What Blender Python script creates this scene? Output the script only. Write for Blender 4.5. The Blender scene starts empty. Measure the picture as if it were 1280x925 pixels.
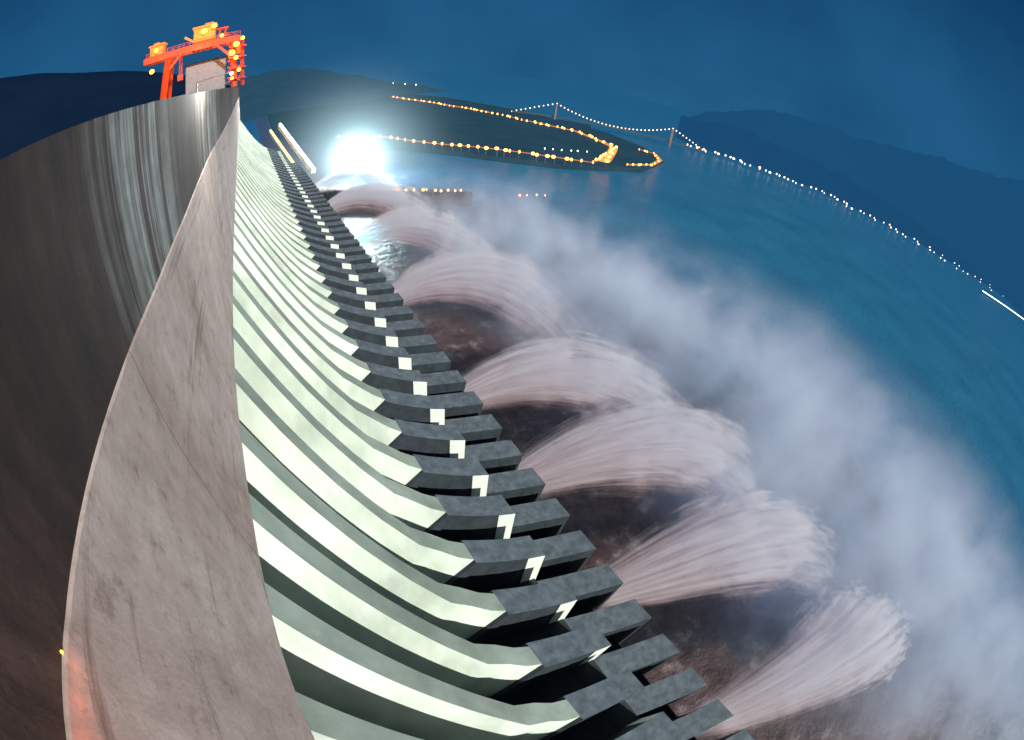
import bpy, bmesh, math, random
from mathutils import Vector, Matrix, noise
random.seed(7)
S = bpy.context.scene
COL = S.collection
H = 118.0           # camera height above tail water
FPX = 555.0
# ---------------------------------------------------------------- camera
n = Vector((.112,.774,-.624)).normalized()
d = Vector((-.540,.575,.616)); d = (d - n*d.dot(n)).normalized()
r = -(d.cross(n))
if r.x < 0: r = -r
r.normalize()
CR = Vector((r.x,d.x,n.x)); CU = Vector((r.y,d.y,n.y)); CF = Vector((r.z,d.z,n.z))
cd = bpy.data.cameras.new('camera'); cam = bpy.data.objects.new('camera', cd); COL.objects.link(cam)
M = Matrix.Identity(4)
for i in range(3):
    M[i][0]=CR[i]; M[i][1]=CU[i]; M[i][2]=-CF[i]; 
M[2][3]=H
cam.matrix_world = M
cd.type='PANO'; cd.sensor_width=36; cd.sensor_fit='HORIZONTAL'; cd.clip_start=.1; cd.clip_end=60000
for tgt in (cd, getattr(cd,'cycles',None)):
    if tgt is None: continue
    try:
        tgt.panorama_type='FISHEYE_EQUISOLID'; tgt.fisheye_lens=FPX/1280*36; tgt.fisheye_fov=math.radians(300)
    except Exception as e: print('cam',e)
S.camera = cam
C0 = Vector((0,0,H))
def ray(px,py):
    x=px-640; y=462.5-py; rr=math.hypot(x,y)+1e-9; th=2*math.asin(min(1,rr/(2*FPX)))
    a=math.sin(th)/rr
    return CR*(x*a)+CU*(y*a)+CF*math.cos(th)
def at(px,py,z=0,mn=.022):
    v=ray(px,py); dz=min(v.z,-mn)
    t=(H-z)/(-dz)
    return Vector((v.x*t, v.y*t, z))
def atd(px,py,D):
    v=ray(px,py); t=D/math.hypot(v.x,v.y)
    return C0+v*t
# ---------------------------------------------------------------- materials
def newmat(name):
    m=bpy.data.materials.new(name); m.use_nodes=True
    nt=m.node_tree; return m,nt,nt.nodes['Principled BSDF']
def noise_node(nt,scale=(1,1,1),s=1.0,detail=5,rough=.6,rot=(0,0,0),vec=None):
    mp=nt.nodes.new('ShaderNodeMapping')
    mp.inputs['Scale'].default_value=scale; mp.inputs['Rotation'].default_value=rot
    if vec is None: vec=nt.nodes.new('ShaderNodeNewGeometry').outputs['Position']
    nt.links.new(vec,mp.inputs['Vector'])
    t=nt.nodes.new('ShaderNodeTexNoise'); t.inputs['Scale'].default_value=s; t.inputs['Detail'].default_value=detail; t.inputs['Roughness'].default_value=rough
    nt.links.new(mp.outputs[0],t.inputs['Vector']); return t.outputs['Fac']
def ramp(nt,fac,stops):
    rp=nt.nodes.new('ShaderNodeValToRGB'); e=rp.color_ramp.elements
    while len(e)<len(stops): e.new(.5)
    for i,(p,c) in enumerate(stops):
        e[i].position=p; e[i].color=(*c,1)
    nt.links.new(fac,rp.inputs['Fac']); return rp.outputs['Color']
def mixc(nt,a,b,fac,mode='MULTIPLY'):
    mx=nt.nodes.new('ShaderNodeMix'); mx.data_type='RGBA'; mx.blend_type=mode
    if isinstance(fac,float): mx.inputs[0].default_value=fac
    else: nt.links.new(fac,mx.inputs[0])
    for s,i in ((a,6),(b,7)):
        if isinstance(s,tuple): mx.inputs[i].default_value=(*s,1)
        else: nt.links.new(s,mx.inputs[i])
    return mx.outputs[2]
def mth(nt,op,a,b=None,c=None,clamp=False):
    x=nt.nodes.new('ShaderNodeMath'); x.operation=op; x.use_clamp=clamp
    for i,s in enumerate((a,b,c)):
        if s is None: continue
        if isinstance(s,(int,float)): x.inputs[i].default_value=s
        else: nt.links.new(s,x.inputs[i])
    return x.outputs[0]
def xyz(nt,vec=None):
    sp=nt.nodes.new('ShaderNodeSeparateXYZ')
    if vec is None: vec=nt.nodes.new('ShaderNodeNewGeometry').outputs['Position']
    nt.links.new(vec,sp.inputs[0]); return sp.outputs
def concrete(name,dark,light,streak=(.9,.9,.05),fine=(1,1,1),joint=0,rough=.85,bump=.3,lo=.3,hi=.7,pale=None,flo=(.55,.53,.5),stain=None,broad=None):
    m,nt,b=newmat(name)
    c=ramp(nt,noise_node(nt,streak,1,6,.65),[(lo,dark),(hi,light)])
    if pale:      # streaky pale bands painted where lamplight falls on the wall
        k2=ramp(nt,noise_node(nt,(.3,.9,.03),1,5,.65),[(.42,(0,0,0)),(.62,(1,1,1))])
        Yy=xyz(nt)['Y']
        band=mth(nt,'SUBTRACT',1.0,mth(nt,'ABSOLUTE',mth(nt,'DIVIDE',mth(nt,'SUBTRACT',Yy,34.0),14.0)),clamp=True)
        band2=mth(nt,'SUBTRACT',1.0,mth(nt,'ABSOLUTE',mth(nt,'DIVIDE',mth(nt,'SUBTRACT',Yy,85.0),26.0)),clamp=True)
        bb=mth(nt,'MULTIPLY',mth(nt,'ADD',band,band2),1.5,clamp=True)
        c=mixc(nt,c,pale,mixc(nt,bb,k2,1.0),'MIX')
    if stain:
        k1=ramp(nt,noise_node(nt,(.3,.03,.6),1,4,.7),[(.58,(1,1,1)),(.68,stain)])
        c=mixc(nt,c,k1,1.0)
        k1=ramp(nt,noise_node(nt,(.6,.6,.6),1,8,.75),[(.54,(1,1,1)),(.70,stain)])
        c=mixc(nt,c,k1,1.0)
    if broad:
        c=mixc(nt,c,ramp(nt,noise_node(nt,(1,1,1),.045,3,.6),[(.38,broad),(.6,(1,1,1))]),1.0)
    c2=ramp(nt,noise_node(nt,fine,.35,8,.7),[(.3,flo),(.65,(1,1,1))])
    c=mixc(nt,c,c2,1.0)
    if joint:
        Y=xyz(nt)['Y']
        pp=mth(nt,'PINGPONG',Y,joint/2)
        c=mixc(nt,c,ramp(nt,pp,[(.02,(.4,.36,.34)),(.07,(1,1,1))]),1.0)
    nt.links.new(c,b.inputs['Base Color']); b.inputs['Roughness'].default_value=rough
    bp=nt.nodes.new('ShaderNodeBump'); bp.inputs['Strength'].default_value=bump; bp.inputs['Distance'].default_value=.25
    nt.links.new(noise_node(nt,fine,1.3,8,.7),bp.inputs['Height']); nt.links.new(bp.outputs[0],b.inputs['Normal'])
    return m
def plain(name,col,rough=.7,emit=None,es=1.0,metal=0):
    m,nt,b=newmat(name); 
    c=ramp(nt,noise_node(nt,(1,1,1),.8,4),[(.3,tuple(x*.7 for x in col)),(.7,col)])
    nt.links.new(c,b.inputs['Base Color']); b.inputs['Roughness'].default_value=rough; b.inputs['Metallic'].default_value=metal
    if emit: b.inputs['Emission Color'].default_value=(*emit,1); b.inputs['Emission Strength'].default_value=es
    return m
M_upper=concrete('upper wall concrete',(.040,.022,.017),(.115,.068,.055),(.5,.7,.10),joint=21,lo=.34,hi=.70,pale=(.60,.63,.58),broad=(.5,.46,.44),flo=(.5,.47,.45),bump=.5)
M_lower=concrete('lower wall concrete',(.52,.37,.31),(.74,.58,.50),(.1,.12,.05),joint=21,lo=.3,hi=.65,bump=.25,flo=(.7,.67,.65),stain=(.60,.54,.51))
M_side=concrete('pale pier concrete',(.52,.57,.50),(.76,.81,.71),(.15,.15,.06),lo=.3,hi=.65,bump=.06,flo=(.92,.92,.9),broad=(.72,.74,.72))
M_strip=concrete('lit end concrete',(.66,.70,.62),(.78,.82,.72),(.3,.3,.1),bump=.1,flo=(.85,.85,.83))  # pale tone painted in for the lamplit ends of the blocks
M_top=concrete('shaded pier top',(.27,.32,.27),(.40,.46,.39),(.2,.2,.1),bump=.1,flo=(.85,.85,.83),broad=(.7,.72,.7))  # darker than the sides: weaker light on the tops put into colour
M_dark=concrete('shade dark concrete',(.014,.022,.03),(.032,.045,.056),(.4,.4,.3),bump=.3)  # near-black paints in the shade on the blocks; also used for a roof
M_dtop=concrete('lit block top',(.075,.095,.115),(.15,.18,.205),(.5,.5,.3),bump=.25,lo=.38,hi=.68,flo=(.7,.7,.7))  # lighter copy of the block concrete, light on the tops painted in
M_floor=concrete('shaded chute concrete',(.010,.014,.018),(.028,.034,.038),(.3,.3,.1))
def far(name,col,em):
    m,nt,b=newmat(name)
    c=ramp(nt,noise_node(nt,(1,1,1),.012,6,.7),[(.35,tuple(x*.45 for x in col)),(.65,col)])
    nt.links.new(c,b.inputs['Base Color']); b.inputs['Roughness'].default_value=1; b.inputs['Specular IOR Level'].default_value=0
    b.inputs['Emission Color'].default_value=(*em,1); b.inputs['Emission Strength'].default_value=1  # emission stands in for blue distance haze over the land
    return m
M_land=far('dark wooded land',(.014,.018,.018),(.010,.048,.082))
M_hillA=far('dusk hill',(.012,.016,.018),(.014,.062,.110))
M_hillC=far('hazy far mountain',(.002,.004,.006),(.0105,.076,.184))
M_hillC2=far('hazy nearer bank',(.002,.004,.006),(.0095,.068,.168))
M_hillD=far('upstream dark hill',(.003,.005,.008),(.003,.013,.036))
def emis(name,col,s):
    m=bpy.data.materials.new(name); m.use_nodes=True; nt=m.node_tree; nt.nodes.clear()
    e=nt.nodes.new('ShaderNodeEmission'); e.inputs[0].default_value=(*col,1); e.inputs[1].default_value=s
    o=nt.nodes.new('ShaderNodeOutputMaterial'); nt.links.new(e.outputs[0],o.inputs[0]); return m
M_amber=emis('amber lamp glass',(1,.33,.07),7)
M_yel=emis('warm lamp glass',(1,.62,.25),5)
M_pink=emis('pale shore lamp glass',(1,.7,.5),4)
M_wht=emis('cold lamp glass',(.8,.95,1),6)
M_flood=emis('floodlight glass',(.85,.97,1),120)
M_pole=plain('galvanised pole',(.1,.1,.1))
# ---------------------------------------------------------------- helpers
def tag(o,label=None,cat=None,group=None,kind=None):
    if label: o['label']=label
    if cat: o['category']=cat
    if group: o['group']=group
    if kind: o['kind']=kind
    return o
def mobj(name,verts,faces,mats,parent=None,mi=None,smooth=False):
    me=bpy.data.meshes.new(name); me.from_pydata([tuple(v) for v in verts],[],faces)
    for m in (mats if isinstance(mats,(list,tuple)) else [mats]): me.materials.append(m)
    if mi: me.polygons.foreach_set('material_index',mi)
    if smooth: me.polygons.foreach_set('use_smooth',[True]*len(me.polygons))
    me.update()
    bm=bmesh.new(); bm.from_mesh(me); bmesh.ops.recalc_face_normals(bm,faces=bm.faces); bm.to_mesh(me); bm.free()
    o=bpy.data.objects.new(name,me); COL.objects.link(o)
    if parent: o.parent=parent
    return o
def empty(name,loc=(0,0,0)):
    o=bpy.data.objects.new(name,None); o.location=loc; COL.objects.link(o); return o
def G(y):           # gentle plan curve of the dam
    return .042*y/(1+(y/170)**2) if y>0 else .042*y
def prism(secf,y0,y1,ny=60):
    v=[];f=[]
    for j in range(ny+1):
        y=y0+(y1-y0)*(j/ny)**1.0
        sec=secf(y) if callable(secf) else secf
        k=len(sec)
        for (x,z) in sec: v.append((x+G(y),y,H-z))
    for j in range(ny):
        for i in range(k):
            a=j*k+i;b=j*k+(i+1)%k
            f.append((a,b,b+k,a+k))
    f.append(tuple(range(k))); f.append(tuple(range(ny*k,ny*k+k)))
    return v,f
class MB:
    def __init__(s): s.v=[];s.f=[];s.m=[]
    def box(s,c,sz,mi=0,R=None):
        b=len(s.v)
        for dx in(-.5,.5):
            for dy in(-.5,.5):
                for dz in(-.5,.5):
                    p=Vector((dx*sz[0],dy*sz[1],dz*sz[2]))
                    if R: p=R@p
                    s.v.append(Vector(c)+p)
        for q in((0,1,3,2),(4,6,7,5),(0,4,5,1),(2,3,7,6),(0,2,6,4),(1,5,7,3)):
            s.f.append(tuple(b+i for i in q)); s.m.append(mi)
        return s
    def bar(s,a,b_,w,mi=0):
        a=Vector(a);b_=Vector(b_);dv=b_-a; q=dv.to_track_quat('Z','Y').to_matrix()
        return s.box((a+b_)/2,(w,w,dv.length),mi,q)
    def tube(s,a,b_,r0,r1,k=8,mi=0):
        a=Vector(a);b_=Vector(b_);q=(b_-a).to_track_quat('Z','Y').to_matrix();b=len(s.v)
        for p,rr in((a,r0),(b_,r1)):
            for i in range(k):
                t=2*math.pi*i/k; s.v.append(p+q@Vector((rr*math.cos(t),rr*math.sin(t),0)))
        for i in range(k):
            j=(i+1)%k; s.f.append((b+i,b+j,b+k+j,b+k+i)); s.m.append(mi)
        s.f.append(tuple(b+i for i in range(k))); s.m.append(mi); s.f.append(tuple(b+k+i for i in range(k))); s.m.append(mi)
        return s
    def ball(s,c,rr,mi=0,nu=8,nv=5):
        b=len(s.v)
        for j in range(1,nv):
            for i in range(nu):
                ph=math.pi*j/nv;t=2*math.pi*i/nu
                s.v.append(Vector(c)+Vector((rr*math.sin(ph)*math.cos(t),rr*math.sin(ph)*math.sin(t),rr*math.cos(ph))))
        s.v.append(Vector(c)+Vector((0,0,rr)));s.v.append(Vector(c)-Vector((0,0,rr)))
        T=len(s.v)-2
        for j in range(nv-2):
            for i in range(nu):
                k=(i+1)%nu; s.f.append((b+j*nu+i,b+j*nu+k,b+(j+1)*nu+k,b+(j+1)*nu+i)); s.m.append(mi)
        for i in range(nu):
            k=(i+1)%nu; s.f.append((T,b+i,b+k)); s.m.append(mi); s.f.append((T+1,b+(nv-2)*nu+k,b+(nv-2)*nu+i)); s.m.append(mi)
        return s
    def build(s,name,mats,parent=None): return mobj(name,s.v,s.f,mats,parent,s.m)
def sst(a,b,x):
    t=max(0,min(1,(x-a)/(b-a))); return t*t*(3-2*t)
# ---------------------------------------------------------------- dam
Y0,Y1=-75,520
dam=empty('concrete_dam',(0,0,0))
tag(dam,'long concrete dam seen from its crest, with rows of curved spillway piers','dam')
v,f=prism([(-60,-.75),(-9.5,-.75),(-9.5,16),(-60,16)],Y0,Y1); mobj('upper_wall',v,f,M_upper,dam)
tab=[]
for px,py in((80,925),(82,850),(87,770),(97,680),(118,580),(150,475),(196,360),(232,270),(262,195)):
    v_=ray(px,py); t=9.35/(-v_.x)
    for _ in range(12): t=(-9.35+G(v_.y*t))/v_.x
    tab.append((v_.y*t,-v_.z*t))
tab.sort()
def zled(y):
    if y<=tab[0][0]: return tab[0][1]
    for (a,za),(b,zb) in zip(tab,tab[1:]):
        if y<=b: return za+(zb-za)*(y-a)/(b-a)
    return tab[-1][1]
def lowsec(y):
    zt=(zled(y-2.5)+2*zled(y)+zled(y+2.5))/4; zb=31+4*sst(0,35,y)
    return [(-18,zt),(-9.42,zt),(-9.35,zt+.12),(-8.5,zb),(-18,zb+4)]
v,f=prism(lowsec,Y0,Y1,420); mobj('lower_wall',v,f,M_lower,dam)
TOP=[(-9.2,30),(-8.3,34),(-3.5,42),(1.6,50),(6,56),(10,60.5),(13,63.4),(15.5,65.4),(18,67.2),(21,68.8),(24,70.2),(27,71.4),(31,72.6)]
FLO=[(-17,36),(-15.5,40),(-11,48),(-6,56),(-1,62),(4,67.2),(8,71.2),(11,74),(14,77),(18,80),(22,82),(26,83),(31,83)]
FLO=[(x-2.5,z+2) for x,z in FLO[:9]]+FLO[9:]
sec=FLO+[(31,96),(43,96),(43,121),(-60,121),(-60,36)]
v,f=prism(sec,Y0,Y1-70); mobj('chute_floor',v,f,M_floor,dam)
W=3.6; SP=10.6
def yo(x):
    if x<10: return .95*(14-x)+1.6
    if x<18: return 3.2*(1-sst(10,18,x))+2.2
    return -.2*(x-29)
def yl(x): return -.34*(x-42)
def strip(a,b,x0=-W/2,x1=W/2,yf=yo):
    v=[];f=[];m=[];k=len(a)
    for y in(x0,x1):
        for (x,z) in a: v.append((x,y+yf(x),-z))
        for (x,z),(x2,_) in zip(b,a): v.append((x,y+yf(x2),-z))
    o=2*k
    for i in range(k-1):
        f.append((i,i+1,k+i+1,k+i)); m.append(0)
        f.append((o+i,o+k+i,o+k+i+1,o+i+1)); m.append(0)
        f.append((i,o+i,o+i+1,i+1)); m.append(1)
        f.append((k+i,k+i+1,o+k+i+1,o+k+i)); m.append(0)
    f.append((0,k,o+k,o)); m.append(0)
    f.append((k-1,o+k-1,o+2*k-1,2*k-1)); m.append(0)
    return v,f,m
NL=9
ta=TOP[:NL]; fb=[(x,z+1) for x,z in FLO[:6]]+[(6,71.5),(7.5,72.8),(9.5,73.6)]
v,f,m=strip(ta,fb); pier=mobj('spillway_pier',v,f,[M_side,M_top],dam,m)
WB=2.5
tb2=TOP[NL-1:-1]+[(27.8,71.65)]; lb2=[(9.52,73.6),(15,79),(20,82),(25,83.6),(27.8,84)]  # slanted joint of pale and dark concrete draws the lit wedge's tip
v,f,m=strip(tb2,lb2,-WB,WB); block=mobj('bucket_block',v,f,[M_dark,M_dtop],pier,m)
v,f,m=strip([(27.8,71.65),(31.2,72.6)],[(27.8,84),(31.2,84.2)],-WB-.12,WB); endp=mobj('lit_end_strip',v,f,[M_strip,M_dtop],pier,m)
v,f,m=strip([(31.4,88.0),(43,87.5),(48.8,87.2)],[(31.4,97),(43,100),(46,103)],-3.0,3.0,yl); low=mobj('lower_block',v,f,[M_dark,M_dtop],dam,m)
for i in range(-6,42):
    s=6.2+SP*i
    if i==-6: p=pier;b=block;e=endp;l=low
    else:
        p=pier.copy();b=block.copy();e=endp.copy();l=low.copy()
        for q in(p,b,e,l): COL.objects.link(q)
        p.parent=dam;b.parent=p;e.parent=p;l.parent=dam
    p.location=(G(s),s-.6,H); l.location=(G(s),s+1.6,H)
# ---------------------------------------------------------------- water
m,nt,b=newmat('muddy river water'); M_water=m
pos=nt.nodes.new('ShaderNodeNewGeometry').outputs['Position']; X=xyz(nt,pos)['X']
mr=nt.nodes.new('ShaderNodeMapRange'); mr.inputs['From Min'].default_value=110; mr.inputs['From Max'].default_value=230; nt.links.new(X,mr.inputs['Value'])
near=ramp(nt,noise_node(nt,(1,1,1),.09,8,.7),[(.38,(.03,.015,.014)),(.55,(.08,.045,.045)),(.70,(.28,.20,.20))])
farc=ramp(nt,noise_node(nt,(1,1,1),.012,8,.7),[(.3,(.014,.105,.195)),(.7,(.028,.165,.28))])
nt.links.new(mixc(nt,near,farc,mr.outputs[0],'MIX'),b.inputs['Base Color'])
b.inputs['Roughness'].default_value=.3; b.inputs['IOR'].default_value=1.33
bp=nt.nodes.new('ShaderNodeBump'); bp.inputs['Strength'].default_value=.8; bp.inputs['Distance'].default_value=1.4
nt.links.new(noise_node(nt,(1,1,1),.16,8,.7),bp.inputs['Height']); nt.links.new(bp.outputs[0],b.inputs['Normal'])
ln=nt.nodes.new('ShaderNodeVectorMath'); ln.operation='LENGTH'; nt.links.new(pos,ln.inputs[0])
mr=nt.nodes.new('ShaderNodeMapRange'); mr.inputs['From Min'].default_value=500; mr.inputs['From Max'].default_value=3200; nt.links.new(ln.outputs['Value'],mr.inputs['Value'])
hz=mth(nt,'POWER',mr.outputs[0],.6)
em=nt.nodes.new('ShaderNodeEmission'); em.inputs[0].default_value=(.015,.107,.232,1)  # distance haze painted into the far water as glow
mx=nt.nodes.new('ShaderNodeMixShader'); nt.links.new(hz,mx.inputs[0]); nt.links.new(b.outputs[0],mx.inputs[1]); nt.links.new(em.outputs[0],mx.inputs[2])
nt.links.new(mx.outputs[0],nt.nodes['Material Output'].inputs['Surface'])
R=20000
tag(mobj('water',[(30,-R,0),(R,-R,0),(R,R,0),(30,R,0)],[(0,1,2,3)],M_water),'blue river below the dam, muddy brown near the piers','water',kind='structure')
tag(mobj('reservoir',[(-R,-R,H-12),(-58,-R,H-12),(-58,R,H-12),(-R,R,H-12)],[(0,1,2,3)],M_water),'dark water held behind the dam','water',kind='structure')
# ---------------------------------------------------------------- hills and land
def interp(pts,N):
    out=[];L=[0]
    for a,b_ in zip(pts,pts[1:]): L.append(L[-1]+math.dist(a,b_))
    for i in range(N):
        t=L[-1]*i/(N-1);k=0
        while k<len(pts)-2 and L[k+1]<t:k+=1
        u=(t-L[k])/(L[k+1]-L[k]); out.append(tuple(pts[k][j]*(1-u)+pts[k+1][j]*u for j in range(len(pts[0]))))
    return out
def ridge(name,pts,D,depth,mat,label,N=140,amp=.06,zb=0,seed=0,taper=False,jag=0):
    P=interp(pts,N); v=[];f=[];rows=9
    for i,(px,py) in enumerate(P):
        t=atd(px,py,D); hz=max(t.z-zb,4); dr=Vector((t.x,t.y,0)).normalized()
        dp=depth*(min(1,(N-1-i)/50+.03) if taper else 1)
        for j in range(rows):
            u=j/(rows-2)
            base=Vector((t.x,t.y,0))-dr*dp*(1-u)
            if j==rows-1: z=zb-5; base=Vector((t.x,t.y,0))+dr*dp*.6
            else:
                hh=hz*(u**.8)
                q=Vector((base.x,base.y,seed*50))*(6/D)
                z=zb-3+hh*(1+amp*3*noise.fractal(q,1,2,6)*(1 if j<rows-2 else .5))+3*u
                if j>=rows-3: z+=jag*noise.noise(q*9)
            v.append((base.x,base.y,z))
    for i in range(N-1):
        for j in range(rows-1):
            a=i*rows+j; f.append((a,a+1,a+rows+1,a+rows))
    return tag(mobj(name,v,f,mat,smooth=True),label,'hill',kind='structure')
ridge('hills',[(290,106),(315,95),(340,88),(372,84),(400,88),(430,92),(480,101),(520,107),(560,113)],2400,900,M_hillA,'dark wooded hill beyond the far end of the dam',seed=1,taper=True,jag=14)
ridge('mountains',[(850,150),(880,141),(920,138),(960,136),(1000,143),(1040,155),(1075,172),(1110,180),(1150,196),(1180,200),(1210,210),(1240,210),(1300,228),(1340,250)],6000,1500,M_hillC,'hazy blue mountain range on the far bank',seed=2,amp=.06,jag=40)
R2=[(490,121),(540,128),(600,138),(660,151),(720,164),(755,178),(768,185),(757,201)]
R3=[(420,171),(480,171),(540,179),(600,184),(650,190),(740,203)]
R4=[(785,206),(815,206),(826,200),(818,192),(800,187)]
R6=[(862,181),(900,193),(980,221),(1040,246),(1100,277),(1140,298),(1180,323),(1225,351),(1275,384)]
v=[];f=[];PB=interp([(845,172)]+R6+[(1350,440)],120)
for i,(px,py) in enumerate(PB):
    p=at(px,py,0); 
    for j,(k_,z_) in enumerate(((.995,-3),(1.01,3),(1.2,14),(1.5,30),(2.1,55),(3,80))):
        nz=noise.fractal(Vector((p.x*k_*.004,p.y*k_*.004,3)),1,2,5)
        v.append((p.x*k_,p.y*k_,z_*(1+.6*nz)*min(1,i/12+.1) if j>1 else z_))
for i in range(119):
    for j in range(5):
        a=i*6+j; f.append((a,a+1,a+7,a+6))
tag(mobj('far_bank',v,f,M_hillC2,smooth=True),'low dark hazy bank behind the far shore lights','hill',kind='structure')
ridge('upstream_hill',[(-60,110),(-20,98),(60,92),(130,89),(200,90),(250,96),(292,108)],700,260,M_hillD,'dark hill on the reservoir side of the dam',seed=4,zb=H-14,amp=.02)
def sheet(name,outline,z,mat,label,cat='land'):
    P=[at(px,py,z) for px,py in interp(outline,160)]
    cen=sum((p for p in P),Vector())/len(P); k=len(P)
    v=[(p.x,p.y,z) for p in P]+[(p.x+(p.x-cen.x)*.01,p.y+(p.y-cen.y)*.01,-2) for p in P]
    f=[(i,(i+1)%k,k+(i+1)%k,k+i) for i in range(k)]
    o=mobj(name,v,f+[tuple(range(k))],mat)
    return tag(o,label,cat,kind='structure')
sheet('peninsula',[(330,128),(400,110),(480,114),(560,122),(640,136),(700,150),(760,166),(805,184),(829,199),(800,210),(760,208),(700,205),(640,198),(560,188),(480,181),(420,179),(345,168),(330,128)],6,M_land,'dark tongue of land ringed by road lamps')
ridge('peninsula_hill',[(470,128),(520,132),(580,141),(640,152),(690,163),(735,178)],1150,220,M_land,'low wooded rise inside the lamp lined road',N=80,zb=5,seed=6,amp=.1,jag=6)
M_road=plain('lit asphalt',(.25,.10,.04),emit=(1,.25,.04),es=.7)  # both asphalts carry the lamp light as orange tint and glow
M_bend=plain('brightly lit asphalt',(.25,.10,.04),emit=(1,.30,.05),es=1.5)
def road(pts,w,z,label,mat=M_road):
    P=[at(a,b_,z) for a,b_ in interp(pts,60)];v=[];f=[]
    for i,p in enumerate(P):
        t=(P[min(i+1,59)]-P[max(i-1,0)]).normalized(); q=Vector((-t.y,t.x,0))*w/2
        v+= [p+q,p-q]
    for i in range(59): f.append((2*i,2*i+1,2*i+3,2*i+2))
    return tag(mobj('road',v,f,mat),label,'road',kind='structure')
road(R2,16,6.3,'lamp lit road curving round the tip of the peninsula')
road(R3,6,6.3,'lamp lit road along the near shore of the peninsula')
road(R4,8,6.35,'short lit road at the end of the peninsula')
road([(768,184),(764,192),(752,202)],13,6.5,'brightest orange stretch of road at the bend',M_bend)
# ---------------------------------------------------------------- lamps
def lamp_mesh(rr,hh,mat):
    mb=MB(); mb.tube((0,0,0),(0,0,hh),.35,.22,6,0).bar((0,0,hh),(1.6,0,hh+.4),.25,0).ball((1.6,0,hh+.4),rr,1)
    return mb.build('street_lamp',[M_pole,mat])
def lamps(pts,N,z,rr,hh,mat,label,group,jit=.15):
    P=interp(pts,N); o=None
    for i,(px,py) in enumerate(P):
        px+=random.uniform(-1,1)*jit*8
        p=at(px,py,z+hh); sc=random.uniform(.5,1.4)
        if o is None: o=lamp_mesh(rr,hh,mat); q=o
        else: q=o.copy(); COL.objects.link(q)
        q.location=(p.x,p.y,z); q.scale=(sc,sc,1); q.rotation_euler.z=random.random()*6
        tag(q,label,'street lamp',group)
lamps([(404,112),(462,116)],9,6,5,9,M_yel,'tiny warm lamp at the foot of the far left hill','lamps below the far left hill',jit=.4)
lamps([(465,102),(520,106)],5,40,3.2,9,M_yel,'tiny warm lamp high on the far hill','lamps on the far hill')
lamps(R2,54,6,2.4,9,M_amber,'amber lamp on the outer road round the peninsula','lamps along the outer peninsula road',jit=.4)
lamps([(745,200),(770,184)],9,6,2.4,7,M_amber,'amber lamp in the bright cluster at the road bend','lamps at the bright road bend')
lamps(R3,30,6,2.2,9,M_amber,'amber lamp on the near shore road of the peninsula','lamps along the near shore road',jit=.5)
lamps(R4,14,6,1.7,7,M_amber,'amber lamp at the tip of the peninsula','lamps at the peninsula tip')
lamps(R6,74,3,3.0,9,M_pink,'pale lamp on the far shore at the right','lamps along the far shore',jit=.6)
lamps([(680,186),(735,190)],6,6,1.2,5,M_wht,'small blue white lamp inside the peninsula road','cold lamps inside the peninsula road')
tw=empty('training_wall'); tag(tw,'low concrete wall running out into the river beyond the spillway','wall')
a=at(392,238,10);b2=at(590,243,10)
mb=MB(); dv=(b2-a); q=dv.to_track_quat('X','Z').to_matrix(); mb.box((a+b2)/2-Vector((0,0,5)),(dv.length,8,12),0,q); mb.build('wall_body',M_floor,tw)
lamps([(400,235),(575,239)],22,11,1.0,6,M_amber,'amber lamp on the low wall beyond the spillway','lamps on the training wall')
lamps([(650,244),(682,245)],4,1,.9,5,M_amber,'amber lamp out on the river by the drifting spray','lamps out on the river')
for (pa,pb,mt,lb_,w) in (((338,165),(378,222),M_amber,'orange lit ramp at the far end of the spillway',2.2),((350,158),(392,214),M_wht,'white lit ramp beside the orange one at the far end',3.0)):
    e0=empty('access_ramp'); tag(e0,lb_,'ramp')
    p0=atd(*pa,520);p1=atd(*pb,430)
    mb=MB();mb.bar(p0,p1,w*1.6);o=mb.build('ramp_deck',M_side,e0)
    mb=MB();mb.bar(p0+Vector((0,0,w)),p1+Vector((0,0,w)),w*.7);mb.build('light_strip',mt,e0)
fp=atd(447,200,455)
fl=empty('floodlight_mast',(fp.x,fp.y,0)); tag(fl,'dazzling white floodlight mast at the far end of the spillway','floodlight')
MB().tube((0,0,0),(0,0,fp.z-2),1.6,.8,10).box((0,0,fp.z-3),(14,2,1)).build('mast',M_pole,fl)
MB().box((0,-1.4,fp.z+1),(14,.6,7)).build('lamp_frame',M_pole,fl)
for i in range(-1,2):
    for j in range(2):
        MB().ball((i*4.4,-2.2,fp.z-.6+j*3.4),1.9,0,12,8).build('flood_lamp',M_flood,fl)
pl=bpy.data.lights.new('flood','POINT'); pl.energy=1.3e6; pl.color=(.88,.98,1); pl.shadow_soft_size=3; pl.specular_factor=.03
po=bpy.data.objects.new('flood_light',pl); po.location=(fp.x,fp.y-8,fp.z+2); COL.objects.link(po)
def volmat(name): 
    m=bpy.data.materials.new(name); m.use_nodes=True; nt=m.node_tree; nt.nodes.clear()
    return m,nt,nt.nodes.new('ShaderNodeOutputMaterial')
m,nt,out=volmat('floodlight glow')
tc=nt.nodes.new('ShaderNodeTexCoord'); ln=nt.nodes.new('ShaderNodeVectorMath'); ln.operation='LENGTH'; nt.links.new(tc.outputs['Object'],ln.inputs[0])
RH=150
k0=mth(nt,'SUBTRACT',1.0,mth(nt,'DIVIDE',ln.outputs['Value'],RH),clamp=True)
k=mth(nt,'ADD',mth(nt,'MULTIPLY',mth(nt,'POWER',k0,20.0),1.0),mth(nt,'MULTIPLY',mth(nt,'POWER',k0,4.0),.022))
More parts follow.
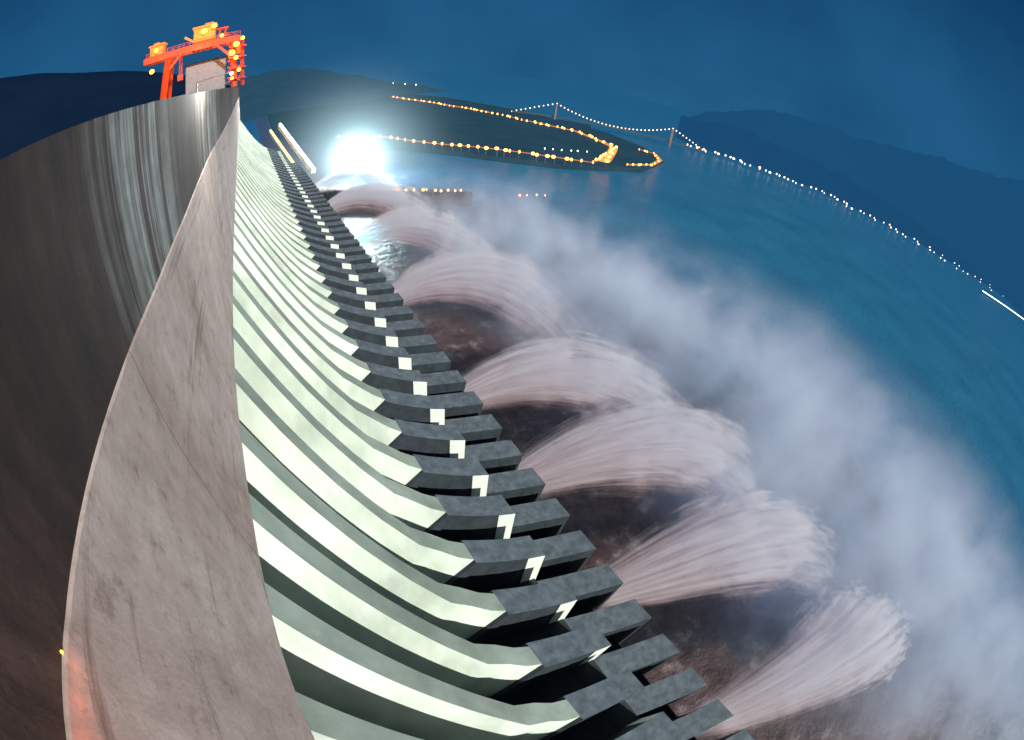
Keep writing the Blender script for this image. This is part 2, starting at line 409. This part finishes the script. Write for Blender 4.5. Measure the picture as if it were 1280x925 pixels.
em=nt.nodes.new('ShaderNodeEmission'); em.inputs[0].default_value=(.62,.90,1,1); nt.links.new(k,em.inputs[1]); nt.links.new(em.outputs[0],out.inputs['Volume'])
ob=MB().ball((0,0,0),RH,0,24,14).build('flood_glow',m); ob.location=fp  # self-glowing ball stands in for lamplight scattered in the mist
tag(ob,'white glow in the mist around the far floodlight','mist',kind='stuff')
# ---------------------------------------------------------------- suspension bridge
br=empty('suspension_bridge'); tag(br,'distant suspension bridge with lamps strung along its cables','bridge')
M_bt=plain('bridge steel',(.2,.14,.10),emit=(1,.42,.25),es=.22)  # weak emission paints warm light onto the towers
E0,T0,T1,E1=[at(px,py,14) for px,py in((640,139),(694,146),(838,177),(882,190))]
T=[T0,T1]; TT=[p+Vector((0,0,38)) for p in T]
for t0,t1 in zip(T,TT):
    mb=MB()
    ax=(T1-T0).normalized(); sd=Vector((-ax.y,ax.x,0))*8
    for sgn in(-1,1): mb.bar(t0+sd*sgn-Vector((0,0,16)),t1+sd*sgn*.8,2)
    mb.bar(t1+sd-Vector((0,0,3)),t1-sd-Vector((0,0,3)),2).bar(t0+sd+Vector((0,0,16)),t0-sd+Vector((0,0,16)),2)
    mb.build('bridge_tower',M_bt,br)
mb=MB()
deck=[E0,T0,T1,E1]
for p,q_ in zip(deck,deck[1:]): mb.bar(p,q_,3)
mb.build('deck',M_pole,br)
cab=[]
for i in range(31):
    t=i/30; p=TT[0].lerp(TT[1],t); dk=T0.lerp(T1,t); sag=4*t*(1-t); cab.append(p.lerp(dk,sag*.9))
segs=[E0.lerp(TT[0],i/10) for i in range(10)]+cab+[TT[1].lerp(E1,i/10) for i in range(1,11)]
mb=MB()
for p,q_ in zip(segs,segs[1:]): mb.bar(p,q_,.8)
mb.build('cable',M_pole,br)
for p in segs: MB().ball(p,1.7).build('cable_lamp',M_pink,br)
cw=empty('lit_causeway'); tag(cw,'white lit causeway reaching the shore at the right edge','causeway')
p0=at(1228,365,6);p1=at(1300,408,6)
MB().bar(p0,p1,7).build('causeway_deck',M_floor,cw)
MB().bar(p0+Vector((0,0,5)),p1+Vector((0,0,5)),3).build('light_strip',M_wht,cw)
# ---------------------------------------------------------------- crane on the crest
M_or=plain('orange red painted steel',(.42,.05,.012),rough=.45,emit=(1,.06,.004),es=.2)  # emission adds painted lamp glow to the steel
M_ory=plain('floodlit orange housing',(.75,.20,.03),rough=.45,emit=(1,.16,.007),es=.9)  # stronger emission painted in for the hot lit tops
M_hot=emis('hot amber lamp',(1,.42,.04),7)
M_wb=plain('grey cabin panel',(.20,.23,.27))
cr=empty('gantry_crane',(0,165,H+.75)); cr.scale=(1,1,.93); tag(cr,'orange lit gantry crane standing on the dam crest','crane')
mb=MB()
for x in(-29,):
    for y in(-6,6): mb.bar((x-1,y,0),(x+.8,y*.6,18),1.7)
    mb.bar((x-1,-6,1),(x-1,6,1),1.4).bar((x,-5,9),(x,5,9),1).bar((x-.8,-6,1),(x,5,9),.5).bar((x,-5,9),(x+.6,4,17),.5)
mb.build('leg',M_or,cr)
mb=MB()
for y in(-6,6): mb.bar((-4,y,0),(-5,y*.6,18),1.7)
mb.bar((-4,-6,1),(-4,6,1),1.4).bar((-4.5,-5,7),(-4.5,5,7),1).bar((-4.4,-5,13),(-4.4,5,13),1)
for k_ in range(4): mb.bar((-6.5,-4,2+k_*4.2),(-1.5,-4,4+k_*4.2),.6).bar((-1.5,-4,2+k_*4.2),(-6.5,-4,4+k_*4.2),.4).box((-3,-6.5,3+k_*4.2),(6,2,.3))
mb.bar((-1,-6,0),(-1.6,-5,18),.9)
mb.build('leg',M_or,cr)
mb=MB()
for y in(-3.6,3.6): mb.box((-20,y,19.3),(34,1.6,2.6))
mb.box((-37,0,19.3),(1.4,8,2.2)).box((-3,0,19.3),(1.4,8,2.2)).bar((-29,-4,12),(-23,-4,18.5),.9).bar((-5,-4,12),(-11,-4,18.5),.9); mb.build('girder',M_or,cr)
mb=MB()
for k_ in range(18): mb.bar((-36.5+k_*2,-4.5,20.6),(-36.5+k_*2,-4.5,22),.14)
mb.bar((-36.5,-4.5,22),(-2.5,-4.5,22),.16).bar((-36.5,-4.5,21.3),(-2.5,-4.5,21.3),.12); mb.build('handrail',M_or,cr)
MB().box((-33,0,22.6),(5,5.5,4)).box((-33,0,24.9),(6,6.6,.5)).box((-33.5,0,25.6),(2,2,1)).build('winch_house',M_ory,cr)
MB().box((-15.5,0,24.2),(7.5,7,5.4)).box((-15.5,0,27.2),(8.6,8,.6)).bar((-18,0,21),(-23,0,25),.8).box((-14,0,28),(3,3,1.2)).build('trolley_house',M_ory,cr)
mb=MB()
for x in(-10.5,-8.5): mb.bar((x,-2,21),(x+.8,-2,25),.5).bar((x,2,21),(x+.8,2,25),.5)
mb.box((-9,0,25),(4,5,.5)).box((-8.5,0,22),(3,4,1.6)); mb.build('winch_frame',M_or,cr)
MB().tube((-24.5,0,18),(-24.5,0,10),.3,.3).tube((-23.7,0,18),(-23.7,0,10),.2,.2).box((-24.2,0,9),(2,1.5,2.4)).build('hook_block',M_or,cr)
MB().box((-3.3,-2,15),(4,4,3.5)).build('operator_cab',M_ory,cr)
for p in((-33,-3.6,22.5),(-15.5,-4.3,25),(-34.8,-2,14.8),(-3.6,-7.6,16.5),(-3.6,-7.6,11.2),(-2.4,-7.6,6.2),(-9,-4.8,21.5),(-5,-7.6,13.4),(-12,-4.5,26.4),(-1.6,-7,18.6),(-4.8,-7.6,3.4)):
    MB().ball(p,random.uniform(.6,1.15),0,10,6).build('crane_lamp',M_hot,cr)
gh=empty('gate_house',(-15,172,H+.75)); tag(gh,'pale machinery house behind the crane legs','machinery house')
MB().box((0,0,6),(15,9,12)).build('wall',M_wb,gh); MB().box((0,0,12.3),(16,10,.7)).build('roof',M_dark,gh)
for (p,e_) in(((-18,150,H+17),11000),((-6,152,H+12),7000),((-32,150,H+16),7000)):
    l_=bpy.data.lights.new('crane glow','POINT'); l_.energy=e_; l_.color=(1,.3,.05); l_.shadow_soft_size=1
    o=bpy.data.objects.new('crane_light',l_); o.location=p; COL.objects.link(o)
wp=(-9.28,4.4,H-zled(4.4)+.02)
wl=empty('wall_lamp',wp); tag(wl,'small orange lamp on the wall ledge at the lower left','lamp')
MB().tube((0,0,0),(0,0,.05),.05,.04).build('bracket',M_pole,wl)
MB().ball((0,0,.09),.055,0,12,8).build('bulb',M_hot,wl)
for q,(yy,dz,e_) in enumerate(((4.1,.4,5),(3.0,.6,7),(1.8,.8,10))):
    l_=bpy.data.lights.new('wall glow','POINT'); l_.energy=e_; l_.color=(1,.22,.02); l_.shadow_soft_size=.1
    o=bpy.data.objects.new('wall_light',l_); o.location=(-8.7,yy,H-zled(yy)-dz); COL.objects.link(o)
l_=bpy.data.lights.new('orange wall fill','POINT'); l_.energy=1300; l_.color=(1,.30,.06); l_.shadow_soft_size=.3  # unseen orange fill added behind the view to warm the lower wall
o=bpy.data.objects.new('orange_fill_light',l_); o.location=(-5,-8,H-6); COL.objects.link(o)
cy_=70; cx=G(cy_)
cl=empty('crest_lamp',(cx-9.5,cy_,H+.75)); tag(cl,'white lamp on an arm over the far part of the crest wall','lamp')
MB().tube((-.6,0,0),(-.6,0,1.6),.14,.1).bar((-.6,0,1.6),(4.6,0,2),.12).build('arm',M_pole,cl)
MB().ball((4.8,0,1.8),.3,0,10,6).build('bulb',M_wht,cl)
l_=bpy.data.lights.new('crest white','POINT'); l_.energy=16000; l_.color=(.95,1,.95); l_.shadow_soft_size=.3
o=bpy.data.objects.new('crest_white_light',l_); o.location=(cx-4.3,cy_,H+1.7); COL.objects.link(o)
# ---------------------------------------------------------------- water jets
m,nt,out=volmat('muddy spray'); M_jet=m
oc=nt.nodes.new('ShaderNodeTexCoord').outputs['Object']; X,Y,Z=xyz(nt,oc)
JL_,JU,JD=67.0,65.0,60.0
t=mth(nt,'DIVIDE',mth(nt,'SUBTRACT',X,43.0),JL_)
yc=mth(nt,'MULTIPLY',t,-29.0)
tc_=mth(nt,'MAXIMUM',t,0.0)
hw=mth(nt,'ADD',mth(nt,'MULTIPLY',mth(nt,'POWER',tc_,.85),20.0),3.5)
a_=mth(nt,'DIVIDE',mth(nt,'SUBTRACT',Y,yc),hw)
a2=mth(nt,'MULTIPLY',a_,a_)
zc=mth(nt,'ADD',mth(nt,'MULTIPLY',t,JU),17.0); zc=mth(nt,'SUBTRACT',zc,mth(nt,'MULTIPLY',mth(nt,'MULTIPLY',t,t),mth(nt,'ADD',mth(nt,'MULTIPLY',a2,8.0),JD)))
hh=mth(nt,'ADD',mth(nt,'MULTIPLY',tc_,9.5),2.5)
b_=mth(nt,'DIVIDE',mth(nt,'SUBTRACT',Z,zc),hh)
bl=mth(nt,'MULTIPLY',mth(nt,'MINIMUM',b_,0.0),.52); bu=mth(nt,'MAXIMUM',b_,0.0)
b2_=mth(nt,'ADD',mth(nt,'MULTIPLY',bl,bl),mth(nt,'MULTIPLY',bu,bu))
cb=nt.nodes.new('ShaderNodeCombineXYZ')
for s_,i in((mth(nt,'MULTIPLY',t,1.7),0),(mth(nt,'MULTIPLY',a_,9.0),1),(mth(nt,'MULTIPLY',b_,5.0),2)): nt.links.new(s_,cb.inputs[i])
oi=nt.nodes.new('ShaderNodeObjectInfo'); va=nt.nodes.new('ShaderNodeVectorMath'); va.operation='ADD'; nt.links.new(cb.outputs[0],va.inputs[0]); nt.links.new(oi.outputs['Location'],va.inputs[1])
st=noise_node(nt,(1,1,1),1.0,4,.74,vec=va.outputs[0])
pf=noise_node(nt,(1,1,1),.085,4,.7)
edge=mth(nt,'SUBTRACT',mth(nt,'SUBTRACT',.85,a2),b2_)
edge=mth(nt,'ADD',edge,mth(nt,'MULTIPLY',mth(nt,'SUBTRACT',st,.5),3.4))
edge=mth(nt,'ADD',edge,mth(nt,'MULTIPLY',mth(nt,'SUBTRACT',pf,.5),mth(nt,'MULTIPLY',tc_,4.6)))
edge=mth(nt,'MULTIPLY',edge,mth(nt,'SUBTRACT',2.2,mth(nt,'MULTIPLY',tc_,1.5)),clamp=True)
tail=mth(nt,'SUBTRACT',1.0,mth(nt,'DIVIDE',mth(nt,'SUBTRACT',t,.6),.65),clamp=True)
strk=mth(nt,'MULTIPLY',mth(nt,'SUBTRACT',st,.42),6.0,clamp=True)
den=mth(nt,'MULTIPLY',mth(nt,'MULTIPLY',edge,mth(nt,'ADD',strk,.10)),mth(nt,'MULTIPLY',tail,1.2))
den=mth(nt,'DIVIDE',den,mth(nt,'ADD',mth(nt,'MULTIPLY',tc_,2.0),.45))
cf=mth(nt,'ADD',mth(nt,'MULTIPLY',b_,.40),mth(nt,'MULTIPLY',t,.5)); cf=mth(nt,'ADD',cf,mth(nt,'MULTIPLY',mth(nt,'SUBTRACT',st,.52),3.0))
col=ramp(nt,cf,[(0,(.30,.14,.12)),(.35,(.76,.51,.45)),(.8,(1,.90,.86))])
vs=nt.nodes.new('ShaderNodeVolumeScatter'); nt.links.new(col,vs.inputs['Color']); nt.links.new(den,vs.inputs['Density'])
em=nt.nodes.new('ShaderNodeEmission'); nt.links.new(mixc(nt,col,(.12,.11,.15),1.0),em.inputs[0]); nt.links.new(den,em.inputs[1])  # emission stands in for light scattered inside the spray
ad=nt.nodes.new('ShaderNodeAddShader'); nt.links.new(vs.outputs[0],ad.inputs[0]); nt.links.new(em.outputs[0],ad.inputs[1]); nt.links.new(ad.outputs[0],out.inputs['Volume'])
def jet_mesh():
    v=[];f=[];NS=16;K=14
    for i in range(NS+1):
        t=1.27*i/NS; x=43+JL_*t; hw=(3.5+20*t**.85)*1.5; z0=17+JU*t-JD*t*t; h=2.5+9.5*t
        for j in range(K):
            an=2*math.pi*j/K; cy=math.cos(an)*hw; cz=math.sin(an); cz=cz*h*1.75+.5 if cz>0 else cz*h*2.5-8*t*t*abs(math.cos(an))
            v.append((x,-29*t+cy,max(z0+cz,.3+.01*j)))
    for i in range(NS):
        for j in range(K):
            a=i*K+j;b=i*K+(j+1)%K; f.append((a,b,b+K,a+K))
    f.append(tuple(range(K))); f.append(tuple(NS*K+j for j in range(K)))
    return mobj('water_jet',v,f,M_jet)
JL=['nearest water jet, bursting out at the lower right corner','second nearest arching jet, just above the corner one','third jet from the bottom, with a low brown curtain under it','fourth jet from the bottom, mid picture beside the dark blocks','fifth jet from the bottom, a pale dome standing apart','sixth jet, a rounded white dome below the floodlight','seventh jet, small dome close under the floodlight','farthest and smallest jet at the end of the spillway']
o=None
for i,s0 in enumerate((-26,18,56,94,160,230,304,366)):
    if o is None: o=jet_mesh(); q=o
    else: q=o.copy(); COL.objects.link(q)
    q.location=(G(s0)*1.0,s0,0); q.scale=(1,1,(1,.97,1.05,.96,1.06,.98,.92,.85)[i]); tag(q,JL[i],'water jet')
# ---------------------------------------------------------------- mist volume
m,nt,out=volmat('drifting mist')
X,Y,Z=xyz(nt)
ex=mth(nt,'POWER',mth(nt,'ABSOLUTE',mth(nt,'DIVIDE',mth(nt,'SUBTRACT',X,150.0),80.0)),2.0)
ez=mth(nt,'POWER',mth(nt,'DIVIDE',Z,60.0),2.0)
ey=mth(nt,'POWER',mth(nt,'ABSOLUTE',mth(nt,'DIVIDE',mth(nt,'SUBTRACT',Y,30.0),300.0)),3.0)
env=mth(nt,'SUBTRACT',mth(nt,'SUBTRACT',mth(nt,'SUBTRACT',1.0,ex),ez),ey)
n0=noise_node(nt,(1,1,1),.013,2,.5)
n1=noise_node(nt,(1,1,1),.034,5,.62)
big=mth(nt,'ADD',env,mth(nt,'MULTIPLY',mth(nt,'SUBTRACT',n0,.5),2.6))
val=mth(nt,'ADD',big,mth(nt,'MULTIPLY',mth(nt,'SUBTRACT',n1,.52),4.6))
val=mth(nt,'MULTIPLY',val,.5,clamp=True)
lim=mth(nt,'MULTIPLY',mth(nt,'ADD',env,.6),.75,clamp=True)
den=mth(nt,'MULTIPLY',mth(nt,'MULTIPLY',val,mth(nt,'MULTIPLY',lim,lim)),.05)
ex2=mth(nt,'POWER',mth(nt,'DIVIDE',mth(nt,'SUBTRACT',X,175.0),150.0),2.0)
env2=mth(nt,'SUBTRACT',mth(nt,'SUBTRACT',mth(nt,'SUBTRACT',1.0,ex2),ez),ey,clamp=True)
nv=mth(nt,'MULTIPLY',mth(nt,'SUBTRACT',mth(nt,'ADD',n0,mth(nt,'MULTIPLY',n1,.6)),.60),2.5,clamp=True)
den=mth(nt,'ADD',den,mth(nt,'MULTIPLY',mth(nt,'MULTIPLY',mth(nt,'MULTIPLY',env2,env2),nv),.0075))
vs=nt.nodes.new('ShaderNodeVolumeScatter'); vs.inputs['Color'].default_value=(.92,.76,.82,1); nt.links.new(den,vs.inputs['Density'])
em=nt.nodes.new('ShaderNodeEmission'); em.inputs[0].default_value=(.075,.10,.175,1); nt.links.new(den,em.inputs[1])  # emission stands in for sky light scattered through the mist
ad=nt.nodes.new('ShaderNodeAddShader'); nt.links.new(vs.outputs[0],ad.inputs[0]); nt.links.new(em.outputs[0],ad.inputs[1]); nt.links.new(ad.outputs[0],out.inputs['Volume'])
mb=MB().box((190,35,37),(280,620,72)); o=mb.build('spray_mist',m)
tag(o,'thick pale spray mist drifting over the river','mist',kind='stuff')
# ---------------------------------------------------------------- sun + world
su=bpy.data.lights.new('sun','SUN'); su.energy=5.6; su.angle=math.radians(.6); su.color=(.98,1,.93)
so=bpy.data.objects.new('sun',su); COL.objects.link(so)
so.rotation_euler=Vector((-.15,.81,-.565)).to_track_quat('-Z','Y').to_euler()
w=bpy.data.worlds.new('World'); S.world=w; w.use_nodes=True; nt=w.node_tree; bg=nt.nodes['Background']
tc=nt.nodes.new('ShaderNodeTexCoord'); sp=nt.nodes.new('ShaderNodeSeparateXYZ'); nt.links.new(tc.outputs['Generated'],sp.inputs[0])
c=ramp(nt,sp.outputs['Z'],[(0,(.017,.115,.25)),(.18,(.013,.095,.225)),(.6,(.005,.05,.14))])
ns=nt.nodes.new('ShaderNodeTexNoise'); ns.inputs['Scale'].default_value=2.2; ns.inputs['Detail'].default_value=5; nt.links.new(tc.outputs['Generated'],ns.inputs['Vector'])
c=mixc(nt,c,ramp(nt,ns.outputs['Fac'],[(.3,(.7,.73,.8)),(.7,(1.3,1.2,1.12))]),1.0)
nt.links.new(c,bg.inputs[0]); bg.inputs[1].default_value=1.0
S.view_settings.view_transform='Standard'; S.view_settings.look='None'; S.view_settings.exposure=0
